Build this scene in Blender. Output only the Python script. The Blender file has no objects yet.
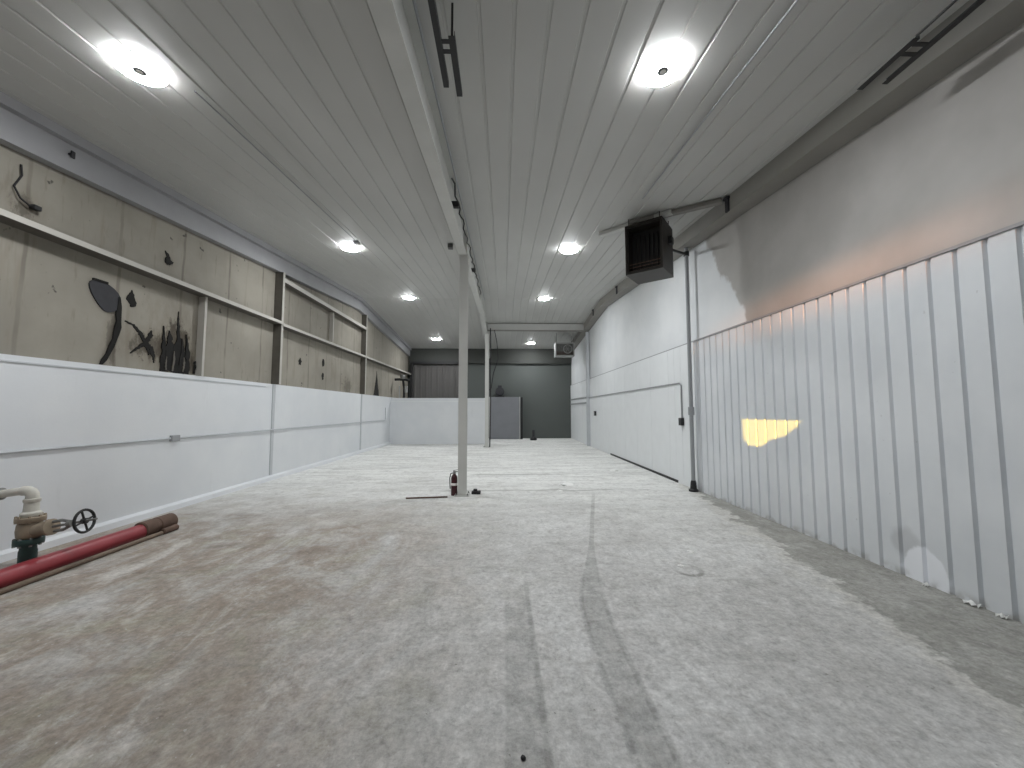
import bpy, bmesh, math, random
from mathutils import Vector, Matrix
random.seed(7)
SC = bpy.context.scene
COL = SC.collection
PI = math.pi
# ------------------------------------------------------------------ camera model (metres; y runs down the hall)
F = 385.0
CAM_H = 1.5
PITCH = math.atan(26 / F)
YAW = math.atan(9 / F * math.cos(PITCH))
XL, XR, YF, YB = -5.0, 3.65, -3.6, 20.6        # wall faces
EAVE, RIDGE_Y, SLOPE = 4.275, 13.2, 1 / 12.0


def roof(y):
    return EAVE + SLOPE * (y if y < RIDGE_Y else 2 * RIDGE_Y - y)


# ------------------------------------------------------------------ shader helper: small expression language
class S:
    """a shader socket with arithmetic"""
    def __init__(s, nt, sock): s.nt, s.k = nt, sock
    def _m(s, op, *a, clamp=False):
        n = s.nt.nodes.new('ShaderNodeMath'); n.operation = op; n.use_clamp = clamp
        for i, v in enumerate((s,) + a):
            if isinstance(v, S): s.nt.links.new(v.k, n.inputs[i])
            else: n.inputs[i].default_value = v
        return S(s.nt, n.outputs[0])
    def __add__(s, o): return s._m('ADD', o)
    __radd__ = __add__
    def __sub__(s, o): return s._m('SUBTRACT', o)
    def __rsub__(s, o): return s._m('MULTIPLY', -1.0)._m('ADD', o)
    def __mul__(s, o): return s._m('MULTIPLY', o)
    __rmul__ = __mul__
    def __truediv__(s, o): return s._m('DIVIDE', o)
    def abs(s): return s._m('ABSOLUTE')
    def sqrt(s): return s._m('SQRT')
    def frac(s): return s._m('FRACT')
    def floor(s): return s._m('FLOOR')
    def max(s, o): return s._m('MAXIMUM', o)
    def min(s, o): return s._m('MINIMUM', o)
    def clamp(s): return s._m('ADD', 0.0, clamp=True)
    def ss(s, a, b):
        """0 below a, 1 above b, smooth between (a > b turns it round)"""
        if a > b: return 1.0 - s.ss(b, a)
        n = s.nt.nodes.new('ShaderNodeMapRange'); n.interpolation_type = 'SMOOTHSTEP'
        s.nt.links.new(s.k, n.inputs[0]); n.inputs[1].default_value = a; n.inputs[2].default_value = b
        return S(s.nt, n.outputs[0])


class Mat:
    def __init__(m, name, rough=0.7, metal=0.0, spec=0.3):
        m.m = bpy.data.materials.new(name); m.m.use_nodes = True
        m.nt = m.m.node_tree; m.b = m.nt.nodes['Principled BSDF']
        m.b.inputs['Roughness'].default_value = rough; m.b.inputs['Metallic'].default_value = metal
        m.b.inputs['Specular IOR Level'].default_value = spec
        tc = m.nt.nodes.new('ShaderNodeTexCoord'); m.vec = tc.outputs['Object']
        sp = m.nt.nodes.new('ShaderNodeSeparateXYZ'); m.nt.links.new(m.vec, sp.inputs[0])
        m.x, m.y, m.z = (S(m.nt, sp.outputs[i]) for i in range(3))
    def noise(m, scale=1.0, detail=3.0, rough=0.5, stretch=(1, 1, 1), off=(0, 0, 0), dist=0.0):
        mp = m.nt.nodes.new('ShaderNodeMapping'); m.nt.links.new(m.vec, mp.inputs[0])
        mp.inputs['Scale'].default_value = stretch; mp.inputs['Location'].default_value = off
        n = m.nt.nodes.new('ShaderNodeTexNoise'); m.nt.links.new(mp.outputs[0], n.inputs['Vector'])
        n.inputs['Scale'].default_value = scale; n.inputs['Detail'].default_value = detail
        n.inputs['Roughness'].default_value = rough; n.inputs['Distortion'].default_value = dist
        return S(m.nt, n.outputs[0])
    def rgb(m, c):
        n = m.nt.nodes.new('ShaderNodeRGB'); n.outputs[0].default_value = (*c, 1); return n.outputs[0]
    def mix(m, f, a, b):
        n = m.nt.nodes.new('ShaderNodeMixRGB')
        if isinstance(f, S): m.nt.links.new(f.clamp().k, n.inputs[0])
        else: n.inputs[0].default_value = f
        for i, c in ((1, a), (2, b)):
            if isinstance(c, tuple): n.inputs[i].default_value = (*c, 1)
            else: m.nt.links.new(c, n.inputs[i])
        return n.outputs[0]
    def scale(m, c, s):
        """colour times a scalar socket"""
        n = m.nt.nodes.new('ShaderNodeMixRGB'); n.blend_type = 'MULTIPLY'; n.inputs[0].default_value = 1
        if isinstance(c, tuple): n.inputs[1].default_value = (*c, 1)
        else: m.nt.links.new(c, n.inputs[1])
        m.nt.links.new(s.k, n.inputs[2]); return n.outputs[0]
    def color(m, c):
        if isinstance(c, tuple): m.b.inputs['Base Color'].default_value = (*c, 1)
        else: m.nt.links.new(c, m.b.inputs['Base Color'])
        return m
    def bump(m, h, dist=0.01, strength=0.5):
        n = m.nt.nodes.new('ShaderNodeBump'); n.inputs['Distance'].default_value = dist
        n.inputs['Strength'].default_value = strength
        m.nt.links.new(h.k, n.inputs['Height']); m.nt.links.new(n.outputs[0], m.b.inputs['Normal']); return m


def simple(name, c, rough=0.6, metal=0.0, spec=0.4, var=0.12, scale=9.0):
    m = Mat(name, rough, metal, spec)
    n = m.noise(scale, 4)
    m.color(m.scale(c, (n - 0.5) * (2 * var) + 1.0)); return m.m


# ------------------------------------------------------------------ materials
def floor_material():
    m = Mat('dusty_concrete', 0.72, spec=0.25)
    x, y = m.x, m.y
    big = m.noise(0.55, 4, 0.6); mid = m.noise(2.3, 6, 0.65, off=(3, 7, 0)); fine = m.noise(14, 6, 0.7)
    streak = m.noise(1.6, 5, 0.65, stretch=(1.0, 0.5, 1), off=(11, 2, 0), dist=0.8)
    sweep = m.noise(2.2, 5, 0.7, stretch=(0.25, 1.1, 1), off=(1, 5, 0), dist=0.4)
    c = m.mix(big.ss(0.35, 0.65), (0.46, 0.455, 0.44), (0.58, 0.58, 0.57))
    # bare, grimy brown zone on the near left
    zone = (x * -1.0 + (big - 0.5) * 3.0 + (mid - 0.5) * 1.6).ss(-0.3, 1.8) * (y + (mid - 0.5) * 3.0).ss(7.6, 4.2)
    c = m.mix(zone * 0.95 * streak.ss(0.25, 0.55), c, (0.295, 0.245, 0.20))
    c = m.mix(m.noise(1.7, 6, 0.7, off=(20, 4, 0), dist=0.4).ss(0.50, 0.66) * zone.max(x.ss(0.8, -0.6) * 0.6) * 0.55, c, (0.36, 0.35, 0.27))
    grime = zone * sweep.ss(0.5, 0.72)
    c = m.mix(grime * 0.6, c, (0.17, 0.13, 0.10))
    # plaster dust, thick further down the hall
    far = (y + (mid - 0.5) * 4.0 + x * 0.25).ss(3.5, 9.5)
    c = m.mix(far * (sweep.ss(0.32, 0.62) * 0.6 + 0.35), c, (0.86, 0.865, 0.84))
    dust = streak.ss(0.54, 0.72) * zone
    c = m.mix(dust * 0.7, c, (0.62, 0.605, 0.575))
    wash = mid.ss(0.55, 0.7)
    c = m.mix(wash * 0.28, c, (0.60, 0.60, 0.585))
    # scuffs running across
    c = m.mix(m.noise(3.1, 5, 0.7, stretch=(0.22, 1.4, 1), off=(4, 0, 0), dist=0.5).ss(0.58, 0.72) * 0.35, c, (0.27, 0.265, 0.25))
    # damp strip at the foot of the right wall
    edge = y * 0.19 + 2.2
    wob = (m.noise(2.6, 5, 0.65, off=(9, 9, 0)) - 0.5) * 1.1
    d = x - edge + wob
    c = m.mix(d.ss(-0.22, -0.04) * 0.5, c, (0.56, 0.545, 0.50))
    damp = d.ss(0.0, 0.07) * y.ss(8.6, 6.8)
    c = m.mix(damp * (mid.ss(0.3, 0.6) * 0.3 + 0.62), c, (0.29, 0.287, 0.262))
    # tyre tracks with a broken tread
    tread = ((y * 11.0).frac() - 0.5).abs().ss(0.1, 0.4) * 0.15 + 0.85
    breakup = m.noise(5, 5, 0.7, off=(2, 2, 2)).ss(0.3, 0.6)
    t1 = (x - 0.115).abs().ss(0.115, 0.085) * y.ss(3.5, 2.9) + ((x - 0.20).abs().ss(0.025, 0.01)) * y.ss(4.1, 3.2) * 0.7
    u = y - 3.05
    xc = (u + (u * u + 0.15).sqrt()) * 0.1225 + 0.655
    hw = y.ss(4.6, 3.0) * 0.065 + 0.028
    dd = (x - xc).abs() / hw
    t2 = dd.ss(1.15, 0.85) * y.ss(7.4, 6.4)
    t3 = (x + y * 0.16 + 0.12).abs().ss(0.10, 0.06) * y.ss(4.4, 3.2)
    c = m.mix((t1 * 0.55 + t2 * 0.6 + t3 * 0.25) * tread * (breakup * 0.6 + 0.4), c, (0.28, 0.28, 0.265))
    rim = ((dd - 1.0).abs().ss(0.3, 0.1)) * y.ss(3.9, 3.0)
    c = m.mix(rim * 0.35 * breakup, c, (0.14, 0.14, 0.13))
    # round stain left by a drum, transverse joints
    r = ((x - 1.74) * (x - 1.74) + (y - 3.69) * (y - 3.69) * 0.8).sqrt()
    c = m.mix((r - 0.115).abs().ss(0.035, 0.008) * (y.ss(3.75, 3.55) * 0.6 + 0.2), c, (0.20, 0.195, 0.18))
    for yy, x0, x1, k in ((7.3, -1.0, 1.9, 0.5), (9.1, -0.6, 1.9, 0.45), (10.2, -4.2, -1.0, 0.25)):
        ln = (y - yy + (m.noise(1.3, 3, 0.6, off=(yy, 0, 0)) - 0.5) * 0.5).abs().ss(0.09, 0.02)
        c = m.mix(ln * k * x.ss(x0 - 0.3, x0) * x.ss(x1 + 0.3, x1), c, (0.24, 0.235, 0.215))
    c = m.mix(m.noise(6.5, 7, 0.75, off=(8, 1, 0), dist=0.8).ss(0.46, 0.70) * 0.45, c, (0.29, 0.275, 0.255))
    c = m.mix(m.noise(3.2, 9, 0.8, stretch=(1.0, 0.8, 1), off=(1, 8, 0), dist=0.3).ss(0.48, 0.72) * 0.42, c, (0.70, 0.695, 0.68))
    c = m.mix(fine.ss(0.56, 0.70) * 0.45, c, (0.24, 0.23, 0.215))
    c = m.mix(m.noise(30, 3, 0.6).ss(0.66, 0.72) * 0.5, c, (0.62, 0.61, 0.59))
    grit = m.noise(26, 8, 0.78, off=(3, 1, 0)); g2 = m.noise(9, 8, 0.8, off=(6, 2, 0), stretch=(1, 0.7, 1))
    near = y.ss(9.0, 2.0) * 0.75 + 0.25
    c = m.scale(c, (grit - 0.5) * near * 1.5 + (g2 - 0.5) * near * 1.3 + 1.0)
    pit = m.noise(17, 5, 0.7, off=(5, 5, 0))
    c = m.mix(pit.ss(0.66, 0.72) * near * 0.7, c, (0.12, 0.11, 0.10))
    c = m.mix(pit.ss(0.30, 0.25) * near * 0.6, c, (0.66, 0.65, 0.62))
    m.color(c); m.bump(fine * 0.4 + mid + grit * 0.3, 0.02, 0.5)
    return m.m


def upper_panel_material():
    """dirty beige sheathing: a joint every metre, rust runs, spots"""
    m = Mat('stained_beige_sheathing', 0.75, spec=0.2)
    y, z = m.y, m.z
    n = m.noise(0.9, 5, 0.6); runs = m.noise(5.5, 4, 0.6, stretch=(1, 1, 0.10)); sp = m.noise(7, 3, 0.5, off=(5, 1, 3))
    c = m.mix(n.ss(0.3, 0.7), (0.335, 0.312, 0.265), (0.265, 0.247, 0.21))
    c = m.mix(runs.ss(0.56, 0.74) * 0.55, c, (0.22, 0.19, 0.15))
    c = m.mix(m.noise(11, 3, 0.6, stretch=(1, 1, 0.2), off=(0, 3, 1)).ss(0.60, 0.74) * 0.4, c, (0.17, 0.145, 0.115))
    c = m.mix(sp.ss(0.70, 0.75) * 0.8, c, (0.06, 0.055, 0.05))
    wob = (m.noise(1.5, 3) - 0.5) * 0.10
    joint = ((y + wob + 0.42).frac() - 0.5).abs()
    c = m.mix(joint.ss(0.030, 0.010) * (m.noise(2, 2, off=(2, 0, 8)).ss(0.3, 0.65) * 0.5 + 0.2), c, (0.15, 0.13, 0.11))
    # sooty smudges around the torn places
    for y0, z0, ry, rz, k in ((6.02, 2.35, 0.48, 0.75, 0.95), (5.55, 2.4, 0.38, 0.25, 0.7), (5.05, 2.4, 0.12, 0.5, 0.5), (4.05, 3.65, 0.2, 0.18, 0.6), (5.8, 3.74, 0.14, 0.12, 0.5), (15.5, 2.2, 0.6, 0.5, 0.6), (12.6, 2.25, 0.5, 0.4, 0.5), (6.3, 2.2, 0.2, 0.3, 0.5)):
        e = (((y - y0) / ry) * ((y - y0) / ry) + ((z - z0) / rz) * ((z - z0) / rz)).sqrt() + (m.noise(9, 6, 0.75, stretch=(1, 1, 0.45), off=(y0, z0, 0)) - 0.5) * 2.2
        c = m.mix(e.ss(0.75, 0.35) * k, c, (0.05, 0.042, 0.034))
        c = m.mix(e.ss(1.5, 0.6) * k * 0.3, c, (0.17, 0.14, 0.10))
    m.color(c); m.bump(n + runs * 0.3, 0.02, 0.3)
    return m.m


def right_upper_material():
    """bare grey sheathing with a ragged edge of fresh white paint"""
    m = Mat('half_painted_sheathing', 0.7, spec=0.25)
    y, z = m.y, m.z
    e = y - (z - 2.95) * 0.6 - 5.75 + (m.noise(1.1, 4, 0.6) - 0.5) * 0.8 + (m.noise(6, 3) - 0.5) * 0.12
    n = m.noise(0.8, 4, 0.6)
    bare = m.mix(n.ss(0.3, 0.7), (0.40, 0.385, 0.365), (0.49, 0.475, 0.455))
    white = m.mix(n.ss(0.35, 0.65), (0.70, 0.72, 0.735), (0.76, 0.775, 0.785))
    m.color(m.mix(e.ss(-0.05, 0.07), bare, white))
    return m.m


def ribbed_white_material():
    m = Mat('white_painted_ribbed_steel', 0.5, spec=0.35)
    y, z = m.y, m.z
    n = m.noise(1.1, 4, 0.6)
    c = m.mix(n.ss(0.3, 0.7), (0.66, 0.685, 0.71), (0.73, 0.75, 0.77))
    # patch of fresh white paint low on the wall, an old grey smudge above it
    r = (((y - 3.36) * 2.6) * ((y - 3.36) * 2.6) + ((z - 0.06) * 1.9) * ((z - 0.06) * 1.9)).sqrt() + (m.noise(5, 4) - 0.5) * 0.35
    s = (((y - 3.50) * 3.4) * ((y - 3.50) * 3.4) + ((z - 0.30) * 3.2) * ((z - 0.30) * 3.2)).sqrt() + (m.noise(7, 4, off=(3, 3, 3)) - 0.5) * 0.5
    c = m.mix(s.ss(0.55, 0.25) * 0.45, c, (0.40, 0.41, 0.42))
    c = m.mix(r.ss(0.50, 0.44), c, (0.87, 0.89, 0.93))
    c = m.mix(m.noise(16, 2, off=(1, 8, 1)).ss(0.75, 0.78) * 0.4, c, (0.42, 0.42, 0.42))
    foot = z.ss(0.09, 0.0) * m.noise(6, 4, off=(7, 7, 7)).ss(0.45, 0.6)
    c = m.mix(foot * 0.6, c, (0.36, 0.35, 0.33))
    m.color(c)
    return m.m


def white_block_material():
    m = Mat('white_painted_block', 0.55, spec=0.3)
    n = m.noise(0.7, 4, 0.6)
    c = m.mix(n.ss(0.3, 0.7), (0.69, 0.71, 0.735), (0.75, 0.765, 0.78))
    c = m.mix(m.noise(3.5, 5, 0.65, stretch=(1, 1, 0.3)).ss(0.6, 0.75) * 0.15, c, (0.5, 0.5, 0.5))
    m.color(c); m.bump(m.noise(30, 2), 0.003, 0.3)
    return m.m


def ceiling_material():
    m = Mat('white_ceiling_steel', 0.55, spec=0.3)
    n = m.noise(0.5, 4, 0.6, stretch=(1, 0.4, 1)); s = m.noise(4.0, 4, 0.6, stretch=(1, 0.08, 1), off=(4, 4, 4))
    c = m.mix(n.ss(0.3, 0.7), (0.47, 0.468, 0.45), (0.54, 0.538, 0.52))
    c = m.mix(s.ss(0.6, 0.78) * 0.3, c, (0.36, 0.358, 0.34))
    m.color(c)
    return m.m


M = {
    'floor': floor_material(), 'sheath': upper_panel_material(), 'right_up': right_upper_material(),
    'ribbed': ribbed_white_material(), 'block': white_block_material(), 'ceil': ceiling_material(),
    'soffit': simple('grey_painted_rafter', (0.25, 0.24, 0.22), 0.6, scale=2.5),
    'lrafter': simple('pale_grey_rafter', (0.33, 0.33, 0.34), 0.6, scale=2.5),
    'steelw': simple('off_white_painted_steel', (0.56, 0.56, 0.535), 0.5, scale=3),
    'girt': simple('dusty_beige_steel', (0.47, 0.45, 0.41), 0.55, scale=4),
    'gdark': simple('grimy_shaded_steel', (0.11, 0.10, 0.085), 0.7, var=0.3, scale=5),  # grime tone that also paints shade on girt undersides and post webs
    'fascia': simple('dark_fascia_board', (0.052, 0.055, 0.050), 0.7, scale=2),
    'whitetrim': simple('white_trim_paint', (0.76, 0.78, 0.79), 0.5, var=0.05, scale=3),
    'greypipe': simple('grey_conduit', (0.30, 0.31, 0.32), 0.45, spec=0.5, scale=4),
    'palepipe': simple('painted_conduit', (0.52, 0.54, 0.56), 0.5, scale=4),
    'dark': simple('dark_grey_back_wall', (0.098, 0.108, 0.102), 0.7, var=0.1, scale=1.0),
    'darkpanel': simple('brown_grey_ribbed_steel', (0.105, 0.100, 0.096), 0.6, scale=2),
    'greypanel': simple('mid_grey_board', (0.215, 0.22, 0.238), 0.6, scale=2),
    'black': simple('black_steel', (0.018, 0.018, 0.019), 0.5, scale=20),
    'rubber': simple('black_rubber', (0.022, 0.021, 0.022), 0.8, scale=20),
    'char': simple('charcoal_backing', (0.011, 0.010, 0.009), 0.9, var=0.5, scale=12),
    'slate': simple('slate_grey_membrane', (0.034, 0.034, 0.039), 0.7, var=0.3, scale=8),
    'heater': simple('dark_brown_steel', (0.028, 0.024, 0.020), 0.5, var=0.3, scale=5),
    'heater_in': simple('darker_brown_steel', (0.012, 0.011, 0.010), 0.6, var=0.3, scale=5),  # heater inside, a darker brown than the casing
    'rust': simple('rusty_brown_steel', (0.12, 0.075, 0.055), 0.75, var=0.4, scale=10),
    'red': simple('red_pipe_paint', (0.27, 0.032, 0.042), 0.38, spec=0.5, var=0.3, scale=6),
    'extred': simple('extinguisher_red', (0.045, 0.004, 0.007), 0.35, spec=0.5, var=0.1),
    'label': simple('pale_label', (0.75, 0.72, 0.70), 0.5, var=0.05),
    'brownpipe': simple('dull_brown_pipe', (0.17, 0.125, 0.09), 0.55, var=0.3, scale=7),
    'bronze': simple('weathered_bronze', (0.33, 0.27, 0.20), 0.55, metal=0.25, spec=0.5, var=0.4, scale=14),
    'cream': simple('cream_painted_iron', (0.62, 0.60, 0.54), 0.5, var=0.3, scale=10),
    'green': simple('dark_green_iron', (0.028, 0.060, 0.055), 0.5, var=0.3, scale=10),
    'iron': simple('grey_iron', (0.20, 0.20, 0.19), 0.5, var=0.4, scale=14),
    'hub': simple('grey_plastic', (0.09, 0.09, 0.09), 0.5, var=0.05),
    'galv': simple('galvanised_steel', (0.42, 0.42, 0.41), 0.45, metal=0.2, scale=6),
    'paper': simple('crumpled_white_paper', (0.85, 0.85, 0.83), 0.8, var=0.05),
}
LED = bpy.data.materials.new('led_diffuser'); LED.use_nodes = True
_n = LED.node_tree.nodes; _n.remove(_n['Principled BSDF'])
_e = _n.new('ShaderNodeEmission'); _e.inputs[0].default_value = (0.955, 0.98, 1.0, 1); _e.inputs[1].default_value = 222.0
LED.node_tree.links.new(_e.outputs[0], _n['Material Output'].inputs[0])


# ------------------------------------------------------------------ mesh helpers
class MB:
    def __init__(s): s.bm = bmesh.new()
    def box(s, x0, x1, y0, y1, z0, z1, bevel=0.0):
        return s.hexa([(x0, y0, z0), (x1, y0, z0), (x1, y1, z0), (x0, y1, z0), (x0, y0, z1), (x1, y0, z1), (x1, y1, z1), (x0, y1, z1)], bevel)
    def hexa(s, p, bevel=0.0):
        v = [s.bm.verts.new(q) for q in p]
        fs = [s.bm.faces.new([v[i] for i in f]) for f in ((0, 3, 2, 1), (4, 5, 6, 7), (0, 1, 5, 4), (1, 2, 6, 5), (2, 3, 7, 6), (3, 0, 4, 7))]
        if bevel:
            es = list({e for f in fs for e in f.edges})
            bmesh.ops.bevel(s.bm, geom=es, offset=bevel, segments=2, affect='EDGES', profile=0.6)
        return s
    def prism(s, pts, offset):
        """closed outline pts (3-D) swept by offset"""
        o = Vector(offset); n = len(pts)
        a = [s.bm.verts.new(p) for p in pts]; b = [s.bm.verts.new(Vector(p) + o) for p in pts]
        s.bm.faces.new(a[::-1]); s.bm.faces.new(b)
        for i in range(n): s.bm.faces.new((a[i], a[(i + 1) % n], b[(i + 1) % n], b[i]))
        return s
    def loft(s, rings, closed=True, caps=True):
        V = [[s.bm.verts.new(p) for p in r] for r in rings]; n = len(rings[0])
        for a, b in zip(V, V[1:]):
            for i in range(n if closed else n - 1): s.bm.faces.new((a[i], a[(i + 1) % n], b[(i + 1) % n], b[i]))
        if closed and caps: s.bm.faces.new(V[0][::-1]); s.bm.faces.new(V[-1])
        return s
    def tube(s, pts, r, seg=12, caps=True):
        pts = [Vector(p) for p in pts]; rings = []; up = None
        rr = r if isinstance(r, (list, tuple)) else [r] * len(pts)
        for i, p in enumerate(pts):
            t = (pts[min(i + 1, len(pts) - 1)] - pts[max(i - 1, 0)]).normalized()
            if up is None:
                up = Vector((0, 0, 1)) if abs(t.z) < 0.9 else Vector((1, 0, 0))
            a = t.cross(up).normalized(); b = a.cross(t).normalized(); up = b
            k = 1.0
            if 0 < i < len(pts) - 1:
                c = (pts[i + 1] - p).normalized().dot((p - pts[i - 1]).normalized()); k = 1 / max(0.5, math.sqrt((1 + c) / 2))
            rings.append([p + (a * math.cos(2 * PI * j / seg) + b * math.sin(2 * PI * j / seg)) * rr[i] * (k if seg < 7 else 1) for j in range(seg)])
        return s.loft(rings, True, caps)
    def lathe(s, prof, base=(0, 0, 0), axis=(0, 0, 1), seg=24):
        """prof: (radius, height) pairs along axis"""
        q = Vector((0, 0, 1)).rotation_difference(Vector(axis)).to_matrix(); b = Vector(base)
        return s.loft([[b + q @ Vector((r * math.cos(2 * PI * j / seg), r * math.sin(2 * PI * j / seg), h)) for j in range(seg)] for r, h in prof])
    def ring(s, c, axis, R, r, seg=28, sub=8):
        q = Vector((0, 0, 1)).rotation_difference(Vector(axis)).to_matrix(); c = Vector(c); V = []
        for i in range(seg):
            a = 2 * PI * i / seg
            V.append([s.bm.verts.new(c + q @ Vector(((R + r * math.cos(b)) * math.cos(a), (R + r * math.cos(b)) * math.sin(a), r * math.sin(b)))) for b in (2 * PI * j / sub for j in range(sub))])
        for i in range(seg):
            for j in range(sub):
                s.bm.faces.new((V[i][j], V[(i + 1) % seg][j], V[(i + 1) % seg][(j + 1) % sub], V[i][(j + 1) % sub]))
        return s
    def build(s, name, mat, parent=None, smooth=False):
        bmesh.ops.recalc_face_normals(s.bm, faces=s.bm.faces)
        me = bpy.data.meshes.new(name); s.bm.to_mesh(me); s.bm.free()
        me.materials.append(mat)
        if smooth:
            for p in me.polygons: p.use_smooth = True
            me.set_sharp_from_angle(angle=math.radians(38))
        o = bpy.data.objects.new(name, me); COL.objects.link(o)
        if parent is not None:
            o.parent = parent; o.matrix_parent_inverse = Matrix.Translation(-Vector(parent.location))
            # vertices stay in world metres; the part's frame is the thing's base
            o.matrix_parent_inverse.identity(); me.transform(Matrix.Translation(-world(parent)))
        return o


def world(o):
    v = Vector((0, 0, 0))
    while o is not None: v = v + o.location; o = o.parent
    return v


def thing(name, label, cat, loc, group=None):
    o = bpy.data.objects.new(name, None); COL.objects.link(o); o.location = loc; o.empty_display_size = 0.1
    return tag(o, label, cat, group)


def tag(o, label, cat, group=None):
    o['label'] = label; o['category'] = cat
    if group: o['group'] = group
    return o


def structure(o, label, cat='wall'):
    o['kind'] = 'structure'; o['label'] = label; o['category'] = cat; return o


def at_base(o, loc):
    """move a single-mesh thing's origin to its base"""
    o.data.transform(Matrix.Translation(-Vector(loc))); o.location = loc; return o


def dup(o, loc, label):
    r = o.copy(); COL.objects.link(r); r.location = loc; r['label'] = label
    for ch in list(o.children):
        c = ch.copy(); COL.objects.link(c); c.parent = r
        for g in list(ch.children):
            d = g.copy(); COL.objects.link(d); d.parent = c
    return r


# ================================================================== THE SETTING
b = MB(); b.box(XL - 0.3, XR + 0.3, YF - 0.3, YB + 0.3, -0.2, 0.0)
structure(b.build('floor', M['floor']), 'dusty grey concrete floor with tyre tracks and brown grime on the left', 'floor')

# ceiling: ribbed steel liner running down the hall, folded at the ridge
prof = []; X = XL - 0.3; P = 0.27
while X < XR + 0.3:
    prof += [(X, 0.0), (X + P - 0.036, 0.0), (X + P - 0.028, 0.012), (X + P - 0.008, 0.012)]; X += P
prof.append((X, 0.0))
rings = []
for yy in (YF - 0.3, RIDGE_Y, YB + 0.3):
    rings.append([(x, yy, roof(yy) + dz) for x, dz in prof] + [(prof[-1][0], yy, roof(yy) + 0.15), (prof[0][0], yy, roof(yy) + 0.15)])
b = MB(); b.loft(rings)
structure(b.build('ceiling', M['ceil']), 'white ribbed steel ceiling rising gently to a ridge', 'ceiling')


def gable_wall(x0, x1, z0, y0=YF - 0.3, y1=YB + 0.3):
    """wall panel along y whose top follows the roof"""
    ys = [y0, RIDGE_Y, y1]
    pts = [(x0, y0, z0)] + [(x0, y1, z0)] + [(x0, yy, roof(yy) + 0.02) for yy in ys[::-1]]
    return MB().prism(pts, (x1 - x0, 0, 0))


# left: white block below, stained beige sheathing above
BLOCK = 2.06
b = MB(); b.box(XL - 0.3, XL, YF - 0.3, YB + 0.3, 0, BLOCK)
wl = structure(b.build('wall_left', M['block']), 'white-painted block wall along the left side below stained beige panels')
gable_wall(XL - 0.3, XL - 0.06, BLOCK).build('upper_panelling', M['sheath'], wl)['label'] = 'stained beige sheathing above the white blockwork'
b = MB(); b.box(XL, XL + 0.012, YF, 8.2, 1.985, 2.0); b.build('cap_line', M['palepipe'], wl)
b = MB(); b.prism([(XL, YF, 0), (XL + 0.07, YF, 0), (XL + 0.055, YF, 0.07), (XL, YF, 0.10)], (0, 17.2 - YF, 0))
structure(b.build('baseboard_left', M['block']), 'white-painted kerb at the foot of the left wall', 'baseboard')

# right: half-painted flat sheathing above, ribbed white steel below as far as the riser pipe, smooth panels beyond
LINE = 2.80
wr = structure(gable_wall(XR + 0.03, XR + 0.3, LINE - 0.1).build('wall_right', M['right_up']), 'bare grey upper sheathing partly painted white on the right side')
prof = [(YF - 0.3, 0.0)]; yy = YF - 0.1
while yy < 7.1:
    prof += [(yy, 0.0), (yy + 0.012, 0.028), (yy + 0.030, 0.028), (yy + 0.042, 0.0)]; yy += 0.195
prof += [(7.2, 0.0)]
ring = lambda z: [(XR + d, y, z) for y, d in prof] + [(XR + 0.3, 7.2, z), (XR + 0.3, YF - 0.3, z)]
b = MB(); b.loft([ring(0.0), ring(LINE)])
b.build('ribbed_panel', M['ribbed'], wr)['label'] = 'white ribbed steel sheets below the drip line'
prof = [(7.2, 0.0)]; yy = 7.45
while yy < YB:
    prof += [(yy, 0.0), (yy + 0.006, 0.008), (yy + 0.016, 0.0)]; yy += 0.3 if yy < 8.2 else 1.02
prof += [(YB + 0.3, 0.0)]
b = MB(); b.loft([ring(0.0) for ring in (lambda z: [(XR - 0.02 + d, y, z) for y, d in prof] + [(XR + 0.3, YB + 0.3, z), (XR + 0.3, 7.2, z)],)] +
                 [[(XR - 0.02 + d, y, LINE) for y, d in prof] + [(XR + 0.3, YB + 0.3, LINE), (XR + 0.3, 7.2, LINE)]])
b.build('smooth_panel', M['whitetrim'], wr)['label'] = 'smooth white panels beyond the riser pipe'
b = MB(); b.box(XR - 0.015, XR + 0.05, YF, YB, LINE - 0.004, LINE + 0.022)
b.build('drip_trim', M['greypipe'], wr)['label'] = 'thin dark drip edge above the ribbed sheets'
b = MB(); b.box(XR - 0.035, XR, 8.0, 13.0, 0.0, 0.05)
b.build('base_gap_strip', M['black'], wr)['label'] = 'dark gap strip at the foot of the smooth panels'

# back wall
bw = MB(); bw.prism([(XL - 0.3, YB, 0), (XR + 0.3, YB, 0), (XR + 0.3, YB, roof(YB) + 0.05), (XL - 0.3, YB, roof(YB) + 0.05)], (0, 0.3, 0))
structure(bw.build('wall_back', M['dark']), 'dark grey-green back wall at the far end')
b = MB(); b.box(XL, XR, YB - 0.16, YB, 3.98, roof(YB) + 0.01)
structure(b.build('trim_1', M['fascia']), 'grey painted fascia at the top of the back wall', 'trim')

# front wall behind the camera: two unseen openings shaped to cast sun patch and glow
SUN_K, SUN_E = 0.377, math.radians(5.0)           # sideways run per metre of depth, elevation of the sun
PATH = math.sqrt(1 + SUN_K ** 2)


def front_hole(y, z):
    """where a ray that lands on the right wall at (y, z) crosses the front wall"""
    L = y - YF
    return (XR - L * SUN_K, z + L * PATH * math.tan(SUN_E))


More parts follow.
